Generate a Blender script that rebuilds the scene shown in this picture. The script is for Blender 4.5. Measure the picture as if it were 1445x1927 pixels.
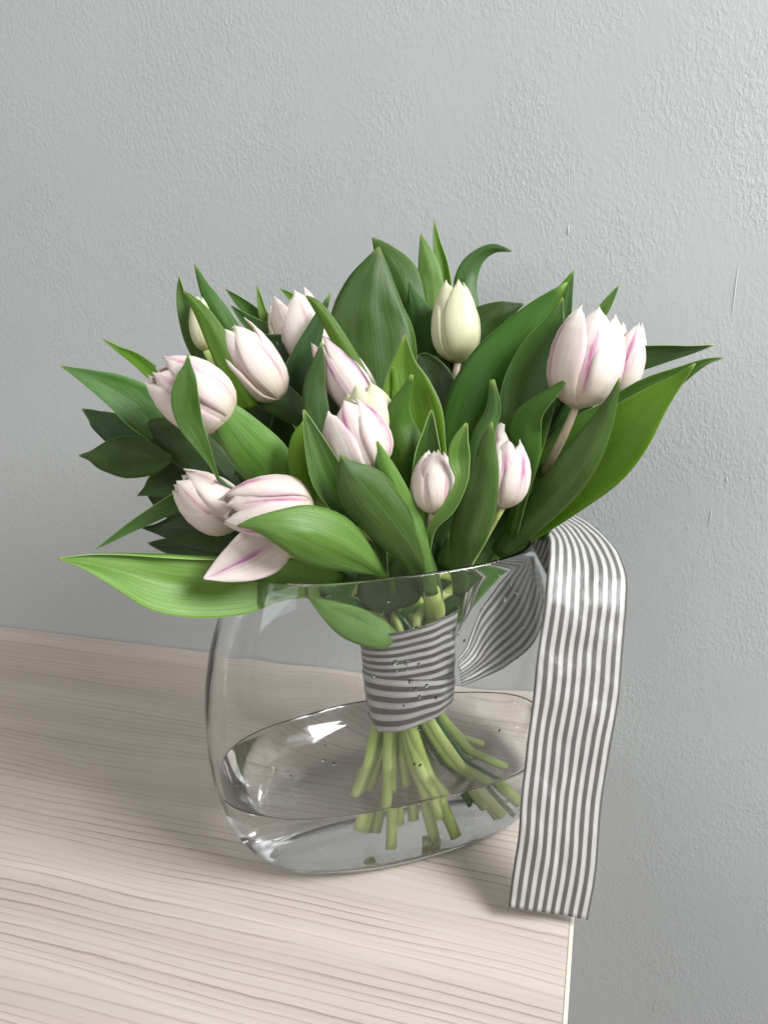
import bpy, bmesh, math, random
from mathutils import Vector, Matrix, noise
random.seed(7)
for o in list(bpy.data.objects): bpy.data.objects.remove(o)
SC = bpy.context.scene
COL = SC.collection

# ------------------------------------------------------------------ camera
FPX = 1400.0; CX, CY = 722.5, 963.5
CAM = Vector((0, 0, 0.36))
_y, _p, _r = [math.radians(a) for a in (-17, 16, -1.4)]
FWD = Vector((math.sin(_y)*math.cos(_p), math.cos(_y)*math.cos(_p), -math.sin(_p)))
_R = Vector((math.cos(_y), -math.sin(_y), 0)); _U = _R.cross(FWD)
RGT = _R*math.cos(_r) + _U*math.sin(_r); UPV = -_R*math.sin(_r) + _U*math.cos(_r)
cd = bpy.data.cameras.new('camera'); cam = bpy.data.objects.new('camera', cd); COL.objects.link(cam)
m = Matrix((RGT, UPV, -FWD)).transposed().to_4x4(); m.translation = CAM
cam.matrix_world = m
cd.sensor_fit = 'HORIZONTAL'; cd.sensor_width = 36; cd.lens = FPX/1445*36
cd.clip_start = 0.02; cd.clip_end = 50
cd.dof.use_dof = True; cd.dof.focus_distance = 0.44; cd.dof.aperture_fstop = 16
SC.camera = cam

# ------------------------------------------------------------------ light and exposure
w = bpy.data.worlds.new('World'); SC.world = w; w.use_nodes = True
bg = w.node_tree.nodes['Background']; bg.inputs[0].default_value = (1.0, 0.96, 0.89, 1); bg.inputs[1].default_value = 0.29
def area(name, loc, target, sx, sy, power, col):
    l = bpy.data.lights.new(name, 'AREA'); l.shape = 'RECTANGLE'; l.size = sx; l.size_y = sy; l.energy = power; l.color = col
    o = bpy.data.objects.new(name, l); COL.objects.link(o); o.location = loc
    o.rotation_euler = (Vector(target)-Vector(loc)).to_track_quat('-Z', 'Z').to_euler()
    return o
area('window_light', (1.28, 0.10, 1.28), (-0.10, 0.42, 0.05), 0.70, 0.85, 41, (0.96, 0.985, 1.0))
area('front_fill_light', (-1.0, -1.4, 1.25), (-0.2, 0.5, 0.1), 1.3, 1.3, 8.5, (0.90, 0.96, 1.0))  # added frontal fill, standing in for an unseen second window
SC.view_settings.view_transform = 'Standard'; SC.view_settings.look = 'None'
SC.view_settings.exposure = 0.42; SC.view_settings.gamma = 1.0
SC.render.engine = 'CYCLES'
SC.cycles.max_bounces = 20; SC.cycles.transmission_bounces = 16; SC.cycles.transparent_max_bounces = 16
SC.cycles.caustics_refractive = True; SC.cycles.caustics_reflective = True
SC.cycles.blur_glossy = 0.3; SC.cycles.sample_clamp_indirect = 0

# ------------------------------------------------------------------ helpers
def W(px, py, d):
    """world point at forward distance d from the viewpoint"""
    return CAM + (FWD + RGT*((px-CX)/FPX) - UPV*((py-CY)/FPX))*d
def tag(o, label=None, cat=None, group=None, kind=None):
    if label: o['label'] = label
    if cat: o['category'] = cat
    if group: o['group'] = group
    if kind: o['kind'] = kind
    return o
def empty(name, loc, label=None, cat=None, group=None):
    o = bpy.data.objects.new(name, None); o.empty_display_size = 0.02; COL.objects.link(o); o.location = loc
    return tag(o, label, cat, group)
def mesh(name, vs, fs, mat, parent=None, uvs=None, smooth=True, attr=None):
    """vs in world coordinates; parent is an Empty without rotation"""
    off = parent.location if parent else Vector((0, 0, 0))
    me = bpy.data.meshes.new(name)
    me.from_pydata([tuple(Vector(v)-off) for v in vs], [], fs)
    if uvs:
        ul = me.uv_layers.new(name='UVMap')
        for li, l in enumerate(me.loops): ul.data[li].uv = uvs[l.vertex_index]
    for mm in (mat if isinstance(mat, (list, tuple)) else [mat]): me.materials.append(mm)
    if smooth: me.polygons.foreach_set('use_smooth', [True]*len(me.polygons))
    me.update()
    o = bpy.data.objects.new(name, me); COL.objects.link(o)
    if parent: o.parent = parent
    return o
def crom(P, n):
    """Catmull-Rom through tuples of floats, n samples, end to end"""
    k = len(P[0]); Q = [tuple(2*P[0][i]-P[1][i] for i in range(k))] + [tuple(p) for p in P] + [tuple(2*P[-1][i]-P[-2][i] for i in range(k))]
    out = []
    for j in range(n):
        s = j/(n-1)*(len(P)-1); i = min(int(s), len(P)-2); t = s-i
        a, b, c, d = Q[i], Q[i+1], Q[i+2], Q[i+3]
        out.append(tuple(0.5*(2*b[q] + (c[q]-a[q])*t + (2*a[q]-5*b[q]+4*c[q]-d[q])*t*t + (3*b[q]-a[q]-3*c[q]+d[q])*t**3) for q in range(k)))
    return out
def grid_faces(nr, nc, wrap=False):
    f = []
    for i in range(nr-1):
        for j in range(nc if wrap else nc-1):
            a = i*nc+j; b = i*nc+(j+1) % nc
            f.append((a, b, b+nc, a+nc))
    return f
def tube(name, pts, rads, mat, parent, nseg=12, cap=True, mats=None):
    n = len(pts); pts = [Vector(p) for p in pts]
    vs = []; uv = []; up = Vector((0.3, 0.2, 1)).normalized(); 
    T0 = (pts[1]-pts[0]).normalized(); S = T0.cross(up).normalized()
    ln = 0
    for i, p in enumerate(pts):
        T = (pts[min(i+1, n-1)]-pts[max(i-1, 0)]).normalized()
        S = (S - T*S.dot(T)).normalized(); B = T.cross(S)
        if i: ln += (p-pts[i-1]).length
        for j in range(nseg):
            a = 2*math.pi*j/nseg
            vs.append(p + (S*math.cos(a)+B*math.sin(a))*rads[i]); uv.append((j/nseg, ln*20))
    fs = grid_faces(n, nseg, True)
    if cap:
        fs.append(tuple(range(nseg))[::-1]); fs.append(tuple((n-1)*nseg+j for j in range(nseg)))
    return mesh(name, vs, fs, mat, parent, uv)

# ------------------------------------------------------------------ materials
class NT:
    def __init__(s, name):
        s.m = bpy.data.materials.new(name); s.m.use_nodes = True; s.t = s.m.node_tree
        s.p = s.t.nodes['Principled BSDF']; s.out = s.t.nodes['Material Output']
    def n(s, kind, **kw):
        x = s.t.nodes.new('ShaderNode'+kind)
        for k, v in kw.items():
            if k.startswith('i_'):
                key = k[2:]; key = int(key) if key.isdigit() else key.replace('_', ' ')
                x.inputs[key].default_value = v
            else: setattr(x, k, v)
        return x
    def l(s, a, b): s.t.links.new(a, b)
    def ramp(s, fac, stops, interp='LINEAR'):
        r = s.n('ValToRGB'); r.color_ramp.interpolation = interp
        while len(r.color_ramp.elements) < len(stops): r.color_ramp.elements.new(0.5)
        for e, (p, c) in zip(r.color_ramp.elements, stops):
            e.position = p; e.color = (c if len(c) == 4 else (*c, 1)) if isinstance(c, tuple) else (c, c, c, 1)
        s.l(fac, r.inputs[0]); return r.outputs[0]
    def mix(s, fac, a, b, mode='MIX'):
        x = s.n('Mix', data_type='RGBA', blend_type=mode)
        for sock, v in ((x.inputs[0], fac), (x.inputs[6], a), (x.inputs[7], b)):
            if hasattr(v, 'links'): s.l(v, sock)
            elif isinstance(v, tuple): sock.default_value = (*v, 1) if len(v) == 3 else v
            else: sock.default_value = v
        return x.outputs[2]
    def math(s, op, a, b=None, c=None):
        x = s.n('Math', operation=op)
        for i, v in enumerate((a, b, c)):
            if v is None: continue
            if hasattr(v, 'links'): s.l(v, x.inputs[i])
            else: x.inputs[i].default_value = v
        return x.outputs[0]
    def bump(s, h, dist, strength=1.0):
        b = s.n('Bump'); b.inputs['Strength'].default_value = strength; b.inputs['Distance'].default_value = dist
        s.l(h, b.inputs['Height']); s.l(b.outputs[0], s.p.inputs['Normal']); return b
    def coords(s, which='Object', scale=(1, 1, 1), loc=(0, 0, 0)):
        t = s.n('TexCoord'); mp = s.n('Mapping'); mp.inputs['Scale'].default_value = scale; mp.inputs['Location'].default_value = loc
        s.l(t.outputs[which], mp.inputs[0]); return mp.outputs[0]

def mat_wall():
    k = NT('grey_painted_plaster')
    c = k.coords('Object', (1, 1, 0.55)); c2 = k.coords('Object', (1, 1, 1))
    n1 = k.n('TexNoise', i_Scale=420, i_Detail=2.5, i_Roughness=0.5, i_Distortion=0.6); k.l(c, n1.inputs[0])
    n2 = k.n('TexNoise', i_Scale=95, i_Detail=2, i_Distortion=0.4); k.l(c, n2.inputs[0])
    n3 = k.n('TexNoise', i_Scale=4, i_Detail=3); k.l(c2, n3.inputs[0])
    n4 = k.n('TexNoise', i_Scale=12, i_Detail=2); k.l(c2, n4.inputs[0])
    amp = k.ramp(n4.outputs[0], [(0.35, 0.2), (0.65, 1.0)])
    h = k.math('ADD', k.math('MULTIPLY', k.ramp(n1.outputs[0], [(0.42, 0.0), (0.68, 1.0)]), amp), k.math('MULTIPLY', n2.outputs[0], 0.9))
    k.bump(h, 0.00022, 1.0)
    k.l(k.ramp(n3.outputs[0], [(0.3, (0.465, 0.487, 0.492)), (0.7, (0.505, 0.525, 0.528))]), k.p.inputs['Base Color'])
    k.p.inputs['Roughness'].default_value = 0.55
    k.p.inputs['Specular IOR Level'].default_value = 0.4
    return k.m
def mat_wood():
    k = NT('pale_limed_wood_laminate')
    c = k.coords('Object')
    warp = k.n('TexNoise', i_Scale=3.2, i_Detail=2); k.l(k.coords('Object', (1, 1.6, 1)), warp.inputs[0])
    warp2 = k.n('TexNoise', i_Scale=22, i_Detail=1); k.l(k.coords('Object', (0.5, 1, 1)), warp2.inputs[0])
    sx = k.n('SeparateXYZ'); k.l(c, sx.inputs[0])
    y = k.math('ADD', sx.outputs[1], k.math('MULTIPLY', k.math('SUBTRACT', warp.outputs[0], 0.5), 0.020))
    y = k.math('ADD', y, k.math('MULTIPLY', k.math('SUBTRACT', warp2.outputs[0], 0.5), 0.0028))
    # growth lines: 1-D noise in y, barely changing in x
    def line(sy, sxx, det, lo, hi):
        cb = k.n('CombineXYZ'); k.l(k.math('MULTIPLY', sx.outputs[0], sxx), cb.inputs[0]); k.l(k.math('MULTIPLY', y, sy), cb.inputs[1])
        n = k.n('TexNoise', i_Scale=1, i_Detail=det, i_Roughness=0.55); k.l(cb.outputs[0], n.inputs[0])
        return k.ramp(n.outputs[0], [(lo, 0.0), (hi, 1.0)])
    broad = line(28, 1.2, 2, 0.35, 0.65)
    fine = line(420, 9, 3, 0.35, 0.7)
    # asymmetric growth rings: sawtooth on y
    jn = k.n('TexNoise', i_Scale=1, i_Detail=3, i_Roughness=0.65); k.l(k.coords('Object', (70, 260, 1)), jn.inputs[0]); jit = jn.outputs[0]
    saw = k.math('FRACT', k.math('MULTIPLY', k.math('ADD', y, k.math('ADD', k.math('MULTIPLY', broad, 0.007), k.math('MULTIPLY', jit, 0.0011))), 165))
    ring = k.ramp(saw, [(0.0, 0.0), (0.74, 0.14), (0.91, 1.0), (0.965, 0.8), (1.0, 0.0)])
    vary = line(60, 5, 2, 0.38, 0.62)
    ringm = k.math('MULTIPLY', ring, k.math('ADD', k.math('MULTIPLY', vary, 0.70), 0.16))
    base = k.mix(broad, (0.60, 0.525, 0.465), (0.50, 0.43, 0.385))
    base = k.mix(k.math('MULTIPLY', fine, 0.35), base, (0.40, 0.34, 0.295))
    colr = k.mix(k.math('MULTIPLY', ringm, 0.88), base, (0.25, 0.19, 0.155))
    # small dark knots
    vr = k.n('TexVoronoi', i_Scale=9.0); k.l(c, vr.inputs[0])
    colr = k.mix(k.ramp(vr.outputs[0], [(0.0, 0.55), (0.022, 0.45), (0.035, 0.0)]), colr, (0.2, 0.12, 0.07))
    k.l(colr, k.p.inputs['Base Color'])
    k.p.inputs['Roughness'].default_value = 0.48; k.p.inputs['Specular IOR Level'].default_value = 0.4
    k.bump(k.math('ADD', ringm, k.math('MULTIPLY', fine, 0.4)), 0.00018, 0.6)
    return k.m
def mat_plain(name, col, rough=0.5, spec=0.5):
    k = NT(name); k.p.inputs['Base Color'].default_value = (*col, 1); k.p.inputs['Roughness'].default_value = rough
    k.p.inputs['Specular IOR Level'].default_value = spec; return k.m
def mat_glass(name, ior, col=(1, 1, 1)):
    k = NT(name); k.p.inputs['Base Color'].default_value = (*col, 1); k.p.inputs['Roughness'].default_value = 0.0
    k.p.inputs['IOR'].default_value = ior; k.p.inputs['Transmission Weight'].default_value = 1.0; return k
def mat_leaf(name, cd_, cl, transl, rough=0.42, trans_w=0.3, bloom=(0.20, 0.34, 0.13), bloom_w=0.25):
    k = NT(name)
    uv = k.n('UVMap'); sx = k.n('SeparateXYZ'); k.l(uv.outputs[0], sx.inputs[0])
    u, v = sx.outputs[0], sx.outputs[1]
    oi = k.n('ObjectInfo'); rnd = oi.outputs['Random']
    cb = k.n('CombineXYZ'); k.l(k.math('MULTIPLY', u, 46), cb.inputs[0]); k.l(k.math('MULTIPLY', v, 2.2), cb.inputs[1]); k.l(k.math('MULTIPLY', rnd, 37), cb.inputs[2])
    vn = k.n('TexNoise', i_Scale=1, i_Detail=3, i_Roughness=0.6); k.l(cb.outputs[0], vn.inputs[0])
    cb2 = k.n('CombineXYZ'); k.l(k.math('MULTIPLY', u, 4), cb2.inputs[0]); k.l(k.math('MULTIPLY', v, 3.0), cb2.inputs[1]); k.l(k.math('MULTIPLY', rnd, 19), cb2.inputs[2])
    bn = k.n('TexNoise', i_Scale=1, i_Detail=4, i_Roughness=0.6); k.l(cb2.outputs[0], bn.inputs[0])
    col = k.mix(k.ramp(vn.outputs[0], [(0.28, 0.0), (0.72, 1.0)]), cd_, cl)
    col = k.mix(k.math('MULTIPLY', k.ramp(bn.outputs[0], [(0.4, 0.0), (0.7, 1.0)]), bloom_w), col, bloom)
    cb4 = k.n('CombineXYZ'); k.l(k.math('MULTIPLY', v, 2.0), cb4.inputs[0]); k.l(k.math('MULTIPLY', u, 3.0), cb4.inputs[1]); k.l(k.math('MULTIPLY', rnd, 11), cb4.inputs[2])
    wob = k.n('TexNoise', i_Scale=1, i_Detail=2); k.l(cb4.outputs[0], wob.inputs[0])
    vein = k.math('FRACT', k.math('ADD', k.math('MULTIPLY', u, 15), k.math('MULTIPLY', wob.outputs[0], 1.6)))
    veinm = k.math('MULTIPLY', k.ramp(vein, [(0.40, 0.0), (0.5, 1.0), (0.60, 0.0)]), k.ramp(bn.outputs[0], [(0.4, 0.08), (0.65, 0.55)]))
    col = k.mix(k.math('MULTIPLY', veinm, 0.6), col, tuple(c*0.55 for c in cd_))
    # pale tip and pale margin, darker midrib
    col = k.mix(k.ramp(v, [(0.93, 0.0), (1.0, 0.8)]), col, (0.30, 0.42, 0.07))
    au = k.math('ABSOLUTE', k.math('SUBTRACT', u, 0.5))
    col = k.mix(k.ramp(au, [(0.0, 0.3), (0.018, 0.0)]), col, tuple(c*0.6 for c in cd_))
    col = k.mix(k.ramp(au, [(0.485, 0.0), (0.498, 0.55)]), col, (0.36, 0.48, 0.20))
    hsv = k.n('HueSaturation'); k.l(col, hsv.inputs['Color'])
    k.l(k.math('ADD', k.math('MULTIPLY', rnd, 0.45), 0.8), hsv.inputs['Value'])
    k.l(k.math('ADD', k.math('MULTIPLY', k.math('FRACT', k.math('MULTIPLY', rnd, 7.3)), 0.025), 0.487), hsv.inputs['Hue'])
    k.l(hsv.outputs[0], k.p.inputs['Base Color'])
    k.p.inputs['Roughness'].default_value = rough
    k.l(k.ramp(bn.outputs[0], [(0.3, rough-0.05), (0.7, rough+0.15)]), k.p.inputs['Roughness'])
    fine = k.n('TexNoise', i_Scale=900, i_Detail=1); k.l(k.coords('Object'), fine.inputs[0])
    b = k.bump(k.math('ADD', k.math('SUBTRACT', vn.outputs[0], k.math('MULTIPLY', veinm, 0.8)), k.math('MULTIPLY', fine.outputs[0], 0.3)), 0.0003, 0.7)
    tr = k.n('BsdfTranslucent'); tr.inputs[0].default_value = (*transl, 1); k.l(b.outputs[0], tr.inputs[1])
    mx = k.n('MixShader'); mx.inputs[0].default_value = trans_w
    k.l(k.p.outputs[0], mx.inputs[1]); k.l(tr.outputs[0], mx.inputs[2]); k.l(mx.outputs[0], k.out.inputs[0])
    return k.m
def mat_petal(name, white, pink, strength, base_tint, tip_green=0.0):
    k = NT(name)
    uv = k.n('UVMap'); sx = k.n('SeparateXYZ'); k.l(uv.outputs[0], sx.inputs[0]); u, v = sx.outputs[0], sx.outputs[1]
    oi = k.n('ObjectInfo'); rnd = oi.outputs['Random']
    r2 = k.math('FRACT', k.math('MULTIPLY', rnd, 11.7))
    cb = k.n('CombineXYZ'); k.l(k.math('MULTIPLY', u, 22), cb.inputs[0]); k.l(k.math('MULTIPLY', v, 1.8), cb.inputs[1]); k.l(k.math('MULTIPLY', rnd, 53), cb.inputs[2])
    st = k.n('TexNoise', i_Scale=1, i_Detail=3, i_Roughness=0.6); k.l(cb.outputs[0], st.inputs[0])
    cb3 = k.n('CombineXYZ'); k.l(k.math('MULTIPLY', u, 5), cb3.inputs[0]); k.l(k.math('MULTIPLY', v, 1.7), cb3.inputs[1]); k.l(k.math('MULTIPLY', rnd, 31), cb3.inputs[2])
    bl = k.n('TexNoise', i_Scale=1, i_Detail=3); k.l(cb3.outputs[0], bl.inputs[0])
    # flame: broad zone off-centre, broken into streaks
    off = k.math('ADD', k.math('MULTIPLY', k.math('SUBTRACT', r2, 0.5), 0.30), 0.5)
    uw = k.math('ADD', u, k.math('MULTIPLY', k.math('SUBTRACT', bl.outputs[0], 0.5), 0.12))
    du = k.math('ABSOLUTE', k.math('SUBTRACT', uw, off))
    core = k.ramp(du, [(0.0, 0.85), (0.025, 0.6), (0.09, 0.0)])
    halo = k.ramp(du, [(0.0, 0.5), (0.28, 0.0)])
    vv = k.ramp(v, [(0.05, 0.35), (0.3, 1.0), (0.75, 0.8), (1.0, 0.25)])
    edge = k.ramp(k.math('ABSOLUTE', k.math('SUBTRACT', u, 0.5)), [(0.30, 0.0), (0.5, 0.45)])
    stm = k.ramp(st.outputs[0], [(0.42, 0.0), (0.68, 1.0)])
    blm = k.ramp(bl.outputs[0], [(0.42, 0.0), (0.62, 1.0)])
    f = k.math('ADD', k.math('MULTIPLY', core, k.math('MULTIPLY', blm, 1.0)), k.math('MULTIPLY', halo, k.math('ADD', k.math('MULTIPLY', stm, 0.7), 0.15)))
    f = k.math('ADD', f, k.math('MULTIPLY', edge, k.math('ADD', k.math('MULTIPLY', blm, 0.6), 0.1)))
    f = k.math('MULTIPLY', k.math('MULTIPLY', f, vv), strength); 
    f = k.math('MINIMUM', f, 0.9)
    col = k.mix(k.math('MULTIPLY', stm, 0.08), white, tuple(c*0.9 for c in white))
    col = k.mix(f, col, pink)
    col = k.mix(k.ramp(v, [(0.0, 0.85), (0.16, 0.25), (0.4, 0.0)]), col, base_tint)
    k.l(col, k.p.inputs['Base Color']); k.p.inputs['Roughness'].default_value = 0.42
    k.p.inputs['Specular IOR Level'].default_value = 0.35
    b = k.bump(st.outputs[0], 0.0004, 0.7)
    tr = k.n('BsdfTranslucent'); k.l(col, tr.inputs[0]); k.l(b.outputs[0], tr.inputs[1])
    mx = k.n('MixShader'); mx.inputs[0].default_value = 0.40
    k.l(k.p.outputs[0], mx.inputs[1]); k.l(tr.outputs[0], mx.inputs[2]); k.l(mx.outputs[0], k.out.inputs[0])
    return k.m
def mat_stem(name, c1, c2, rough=0.35):
    k = NT(name); n = k.n('TexNoise', i_Scale=60, i_Detail=3); k.l(k.coords('Object', (1, 1, 0.2)), n.inputs[0])
    k.l(k.ramp(n.outputs[0], [(0.3, c1), (0.7, c2)]), k.p.inputs['Base Color']); k.p.inputs['Roughness'].default_value = rough
    k.p.inputs['Subsurface Weight'].default_value = 0.15; k.p.inputs['Subsurface Radius'].default_value = (0.004, 0.006, 0.001)
    return k.m
def mat_ribbon():
    k = NT('striped_satin')
    uv = k.n('UVMap'); sx = k.n('SeparateXYZ'); k.l(uv.outputs[0], sx.inputs[0]); u, v = sx.outputs[0], sx.outputs[1]
    # nine pale bands between ten dark ones, dark hem at both sides
    fr = k.math('FRACT', k.math('ADD', k.math('MULTIPLY', u, 9.0), 0.235))
    s = k.ramp(fr, [(0.0, 1.0), (0.44, 1.0), (0.50, 0.0), (0.95, 0.0), (1.0, 1.0)])
    th = k.n('TexNoise', i_Scale=1, i_Detail=2); cb = k.n('CombineXYZ'); k.l(k.math('MULTIPLY', u, 130), cb.inputs[0]); k.l(k.math('MULTIPLY', v, 5), cb.inputs[1]); k.l(cb.outputs[0], th.inputs[0])
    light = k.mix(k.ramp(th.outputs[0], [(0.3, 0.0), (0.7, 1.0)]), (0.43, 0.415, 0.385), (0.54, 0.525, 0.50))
    # satin gleam painted into the colour in the middle of each pale band
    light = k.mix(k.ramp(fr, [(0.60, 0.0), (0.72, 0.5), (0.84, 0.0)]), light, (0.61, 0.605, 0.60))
    dark = k.mix(th.outputs[0], (0.085, 0.077, 0.071), (0.135, 0.123, 0.114))
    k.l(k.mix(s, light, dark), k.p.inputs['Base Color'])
    k.p.inputs['Roughness'].default_value = 0.36; k.p.inputs['Specular IOR Level'].default_value = 0.5
    k.p.inputs['Sheen Weight'].default_value = 0.3; k.p.inputs['Anisotropic'].default_value = 0.5
    wv = k.n('TexNoise', i_Scale=1, i_Detail=2); cb = k.n('CombineXYZ'); k.l(k.math('MULTIPLY', u, 6), cb.inputs[0]); k.l(k.math('MULTIPLY', v, 3.2), cb.inputs[1]); k.l(cb.outputs[0], wv.inputs[0])
    b = k.bump(k.math('ADD', k.math('MULTIPLY', wv.outputs[0], 2.2), k.math('MULTIPLY', th.outputs[0], 0.25)), 0.0006, 0.8)
    tr = k.n('BsdfTranslucent'); tr.inputs[0].default_value = (0.5, 0.48, 0.45, 1)
    mx = k.n('MixShader'); mx.inputs[0].default_value = 0.12
    k.l(k.p.outputs[0], mx.inputs[1]); k.l(tr.outputs[0], mx.inputs[2]); k.l(mx.outputs[0], k.out.inputs[0])
    return k.m

M_WALL = mat_wall(); M_WOOD = mat_wood()
M_BAND = mat_plain('cream_edge_banding', (0.66, 0.60, 0.51), 0.5)
M_GLASS = mat_glass('clear_glass', 1.5, (0.996, 1.0, 0.998)).m
M_WATER = mat_glass('water', 1.333, (0.998, 1.0, 1.0)).m
M_RIB = mat_ribbon()
M_EDGE = mat_plain('pale_leaf_margin', (0.30, 0.44, 0.14), 0.4)
LEAF = {
 'tl': mat_leaf('tulip_leaf', (0.034, 0.105, 0.006), (0.066, 0.165, 0.012), (0.20, 0.42, 0.01), bloom=(0.13, 0.24, 0.06)),
 'lt': mat_leaf('light_tulip_leaf', (0.085, 0.22, 0.020), (0.165, 0.335, 0.052), (0.26, 0.52, 0.02), bloom=(0.27, 0.44, 0.15), bloom_w=0.45),
 'tb': mat_leaf('backlit_tulip_leaf', (0.082, 0.20, 0.004), (0.125, 0.27, 0.008), (0.33, 0.60, 0.005), trans_w=0.36, bloom_w=0.1),  # brighter, yellower leaf copy: light shining through is put into the colour
 'gr': mat_leaf('blue_green_tulip_leaf', (0.040, 0.112, 0.012), (0.080, 0.175, 0.024), (0.16, 0.36, 0.012), bloom=(0.17, 0.28, 0.11), bloom_w=0.45),
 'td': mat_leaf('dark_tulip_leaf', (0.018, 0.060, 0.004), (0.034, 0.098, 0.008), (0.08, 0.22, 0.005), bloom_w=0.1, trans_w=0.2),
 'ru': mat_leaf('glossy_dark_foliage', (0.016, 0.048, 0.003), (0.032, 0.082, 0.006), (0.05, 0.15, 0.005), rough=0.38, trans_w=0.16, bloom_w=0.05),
}
PETAL = {
 'fl': mat_petal('petal_flamed', (0.94, 0.885, 0.82), (0.60, 0.16, 0.38), 1.35, (0.76, 0.66, 0.46)),
 'pk': mat_petal('petal_striped', (0.93, 0.85, 0.80), (0.56, 0.16, 0.44), 1.5, (0.76, 0.62, 0.46)),
 'pa': mat_petal('petal_pale', (0.94, 0.875, 0.81), (0.70, 0.36, 0.44), 0.9, (0.70, 0.60, 0.38)),
 'cr': mat_petal('petal_cream', (0.90, 0.885, 0.66), (0.80, 0.70, 0.50), 0.12, (0.50, 0.48, 0.08)),
}
M_STEM = mat_stem('tulip_stem', (0.40, 0.53, 0.11), (0.56, 0.66, 0.24))
M_STEM2 = mat_stem('pale_tulip_stem', (0.36, 0.45, 0.14), (0.48, 0.56, 0.22))
M_STEMP = mat_stem('pinkish_tulip_stem', (0.42, 0.33, 0.22), (0.50, 0.40, 0.30))
def _grade(mt):
    t = mt.node_tree; g = t.nodes.new('ShaderNodeNewGeometry'); sp = t.nodes.new('ShaderNodeSeparateXYZ'); mr = t.nodes.new('ShaderNodeMapRange'); mx = t.nodes.new('ShaderNodeMix'); mx.data_type = 'RGBA'
    mr.inputs[1].default_value = 0.15; mr.inputs[2].default_value = 0.21
    t.links.new(g.outputs['Position'], sp.inputs[0]); t.links.new(sp.outputs[2], mr.inputs[0]); p = t.nodes['Principled BSDF']
    src = p.inputs['Base Color'].links[0].from_socket; t.links.new(mr.outputs[0], mx.inputs[0]); mx.inputs[6].default_value = (0.40, 0.52, 0.14, 1); t.links.new(src, mx.inputs[7]); t.links.new(mx.outputs[2], p.inputs['Base Color'])
_grade(M_STEMP)
M_TWIG = mat_stem('dark_green_twig', (0.035, 0.10, 0.03), (0.06, 0.16, 0.045))

# ------------------------------------------------------------------ wall and table
def box(name, x0, x1, y0, y1, z0, z1, mat, parent=None, bev=0.0):
    bm = bmesh.new(); bmesh.ops.create_cube(bm, size=1)
    for v in bm.verts: v.co = Vector((x0+(v.co.x+.5)*(x1-x0), y0+(v.co.y+.5)*(y1-y0), z0+(v.co.z+.5)*(z1-z0)))
    if bev: bmesh.ops.bevel(bm, geom=bm.edges[:], offset=bev, segments=3, affect='EDGES', profile=0.5)
    off = parent.location if parent else Vector((0, 0, 0))
    for v in bm.verts: v.co -= off
    me = bpy.data.meshes.new(name); bm.to_mesh(me); bm.free(); me.materials.append(mat)
    o = bpy.data.objects.new(name, me); COL.objects.link(o)
    if parent: o.parent = parent
    return o
WALLY = 0.64
wall = box('wall', -2.2, 1.8, WALLY, WALLY+0.1, -0.75, 1.7, M_WALL); tag(wall, kind='structure')
# runs of paint that dried as thin ridges on the plaster
def on_wall(px, py):
    r = W(px, py, 1)-CAM; return CAM + r*(WALLY/r.y)+Vector((0, 0.0004, 0))
for pts, rad in (([(1071, 305), (1070, 340), (1069, 385)], .0007), ([(1070, 422), (1068, 444)], .0012), ([(1392, 482), (1386, 520), (1380, 570), (1375, 615)], .0009),
                 ([(1340, 948), (1336, 975), (1331, 998)], .0009), ([(1367, 896), (1366, 908)], .0011), ([(1294, 988), (1293, 1000)], .0009),
                 ([(972, 283), (955, 310), (940, 345)], .0006), ([(1245, 1855), (1232, 1890), (1222, 1925)], .0008), ([(1133, 18), (1131, 30)], .0007)):
    P = [on_wall(*p) for p in pts]; Q = [Vector(q) for q in crom([tuple(p) for p in P], 10)]
    o = tube('paint_ridge', Q, [rad*0.8*(0.35+0.75*math.sin(math.pi*(i+0.6)/10)) for i in range(10)], M_WALL, wall, 8)
table = empty('table', (-0.6, 0.32, -0.75), 'pale limed wood table with fine wavy grain standing against the grey wall', 'table')
TX = -0.0035
box('tabletop', -1.25, TX-0.0012, 0.02, WALLY-0.001, -0.024, 0.0, M_WOOD, table, 0.0006)
box('edge_band', TX-0.0012, TX+0.0012, 0.02, WALLY-0.001, -0.024, 0.0003, M_BAND, table, 0.0005)
for (x0, y0) in ((-1.2, 0.06), (-1.2, 0.57), (-0.09, 0.06), (-0.09, 0.57)):
    box('leg', x0, x0+0.045, y0, y0+0.045, -0.75, -0.024, M_WOOD, table, 0.002)

# ------------------------------------------------------------------ vase
VP = dict(x0=-.1304, y0=.4377, a=.1264, b=.0665, phi=.594, H=.2020, sr=.755, zm=.0960, sb=.675, ex=2.45)
ZW = 0.0572
def vscale(z):
    zm, H = VP['zm'], VP['H']
    if z < zm: return VP['sb']+(1-VP['sb'])*math.sqrt(max(0, 1-((zm-z)/zm)**2.5))
    return 1-(1-VP['sr'])*((z-zm)/(H-zm))**2
def vpt(th, s, z):
    c, d = math.cos(th), math.sin(th); e = 2/VP['ex']
    u = math.copysign(abs(c)**e, c)*VP['a']*s; v = math.copysign(abs(d)**e, d)*VP['b']*s
    cp, sp = math.cos(VP['phi']), math.sin(VP['phi'])
    return Vector((VP['x0']+u*cp-v*sp, VP['y0']+u*sp+v*cp, z))
def inside_vase(P, k=1.0):
    if P.z < 0 or P.z > VP['H']: return False
    dx, dy = P.x-VP['x0'], P.y-VP['y0']; cp, sp = math.cos(VP['phi']), math.sin(VP['phi'])
    u, v = dx*cp+dy*sp, -dx*sp+dy*cp; s = vscale(P.z)*k
    return abs(u/(VP['a']*s))**VP['ex']+abs(v/(VP['b']*s))**VP['ex'] < 1
NA = 128
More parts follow.
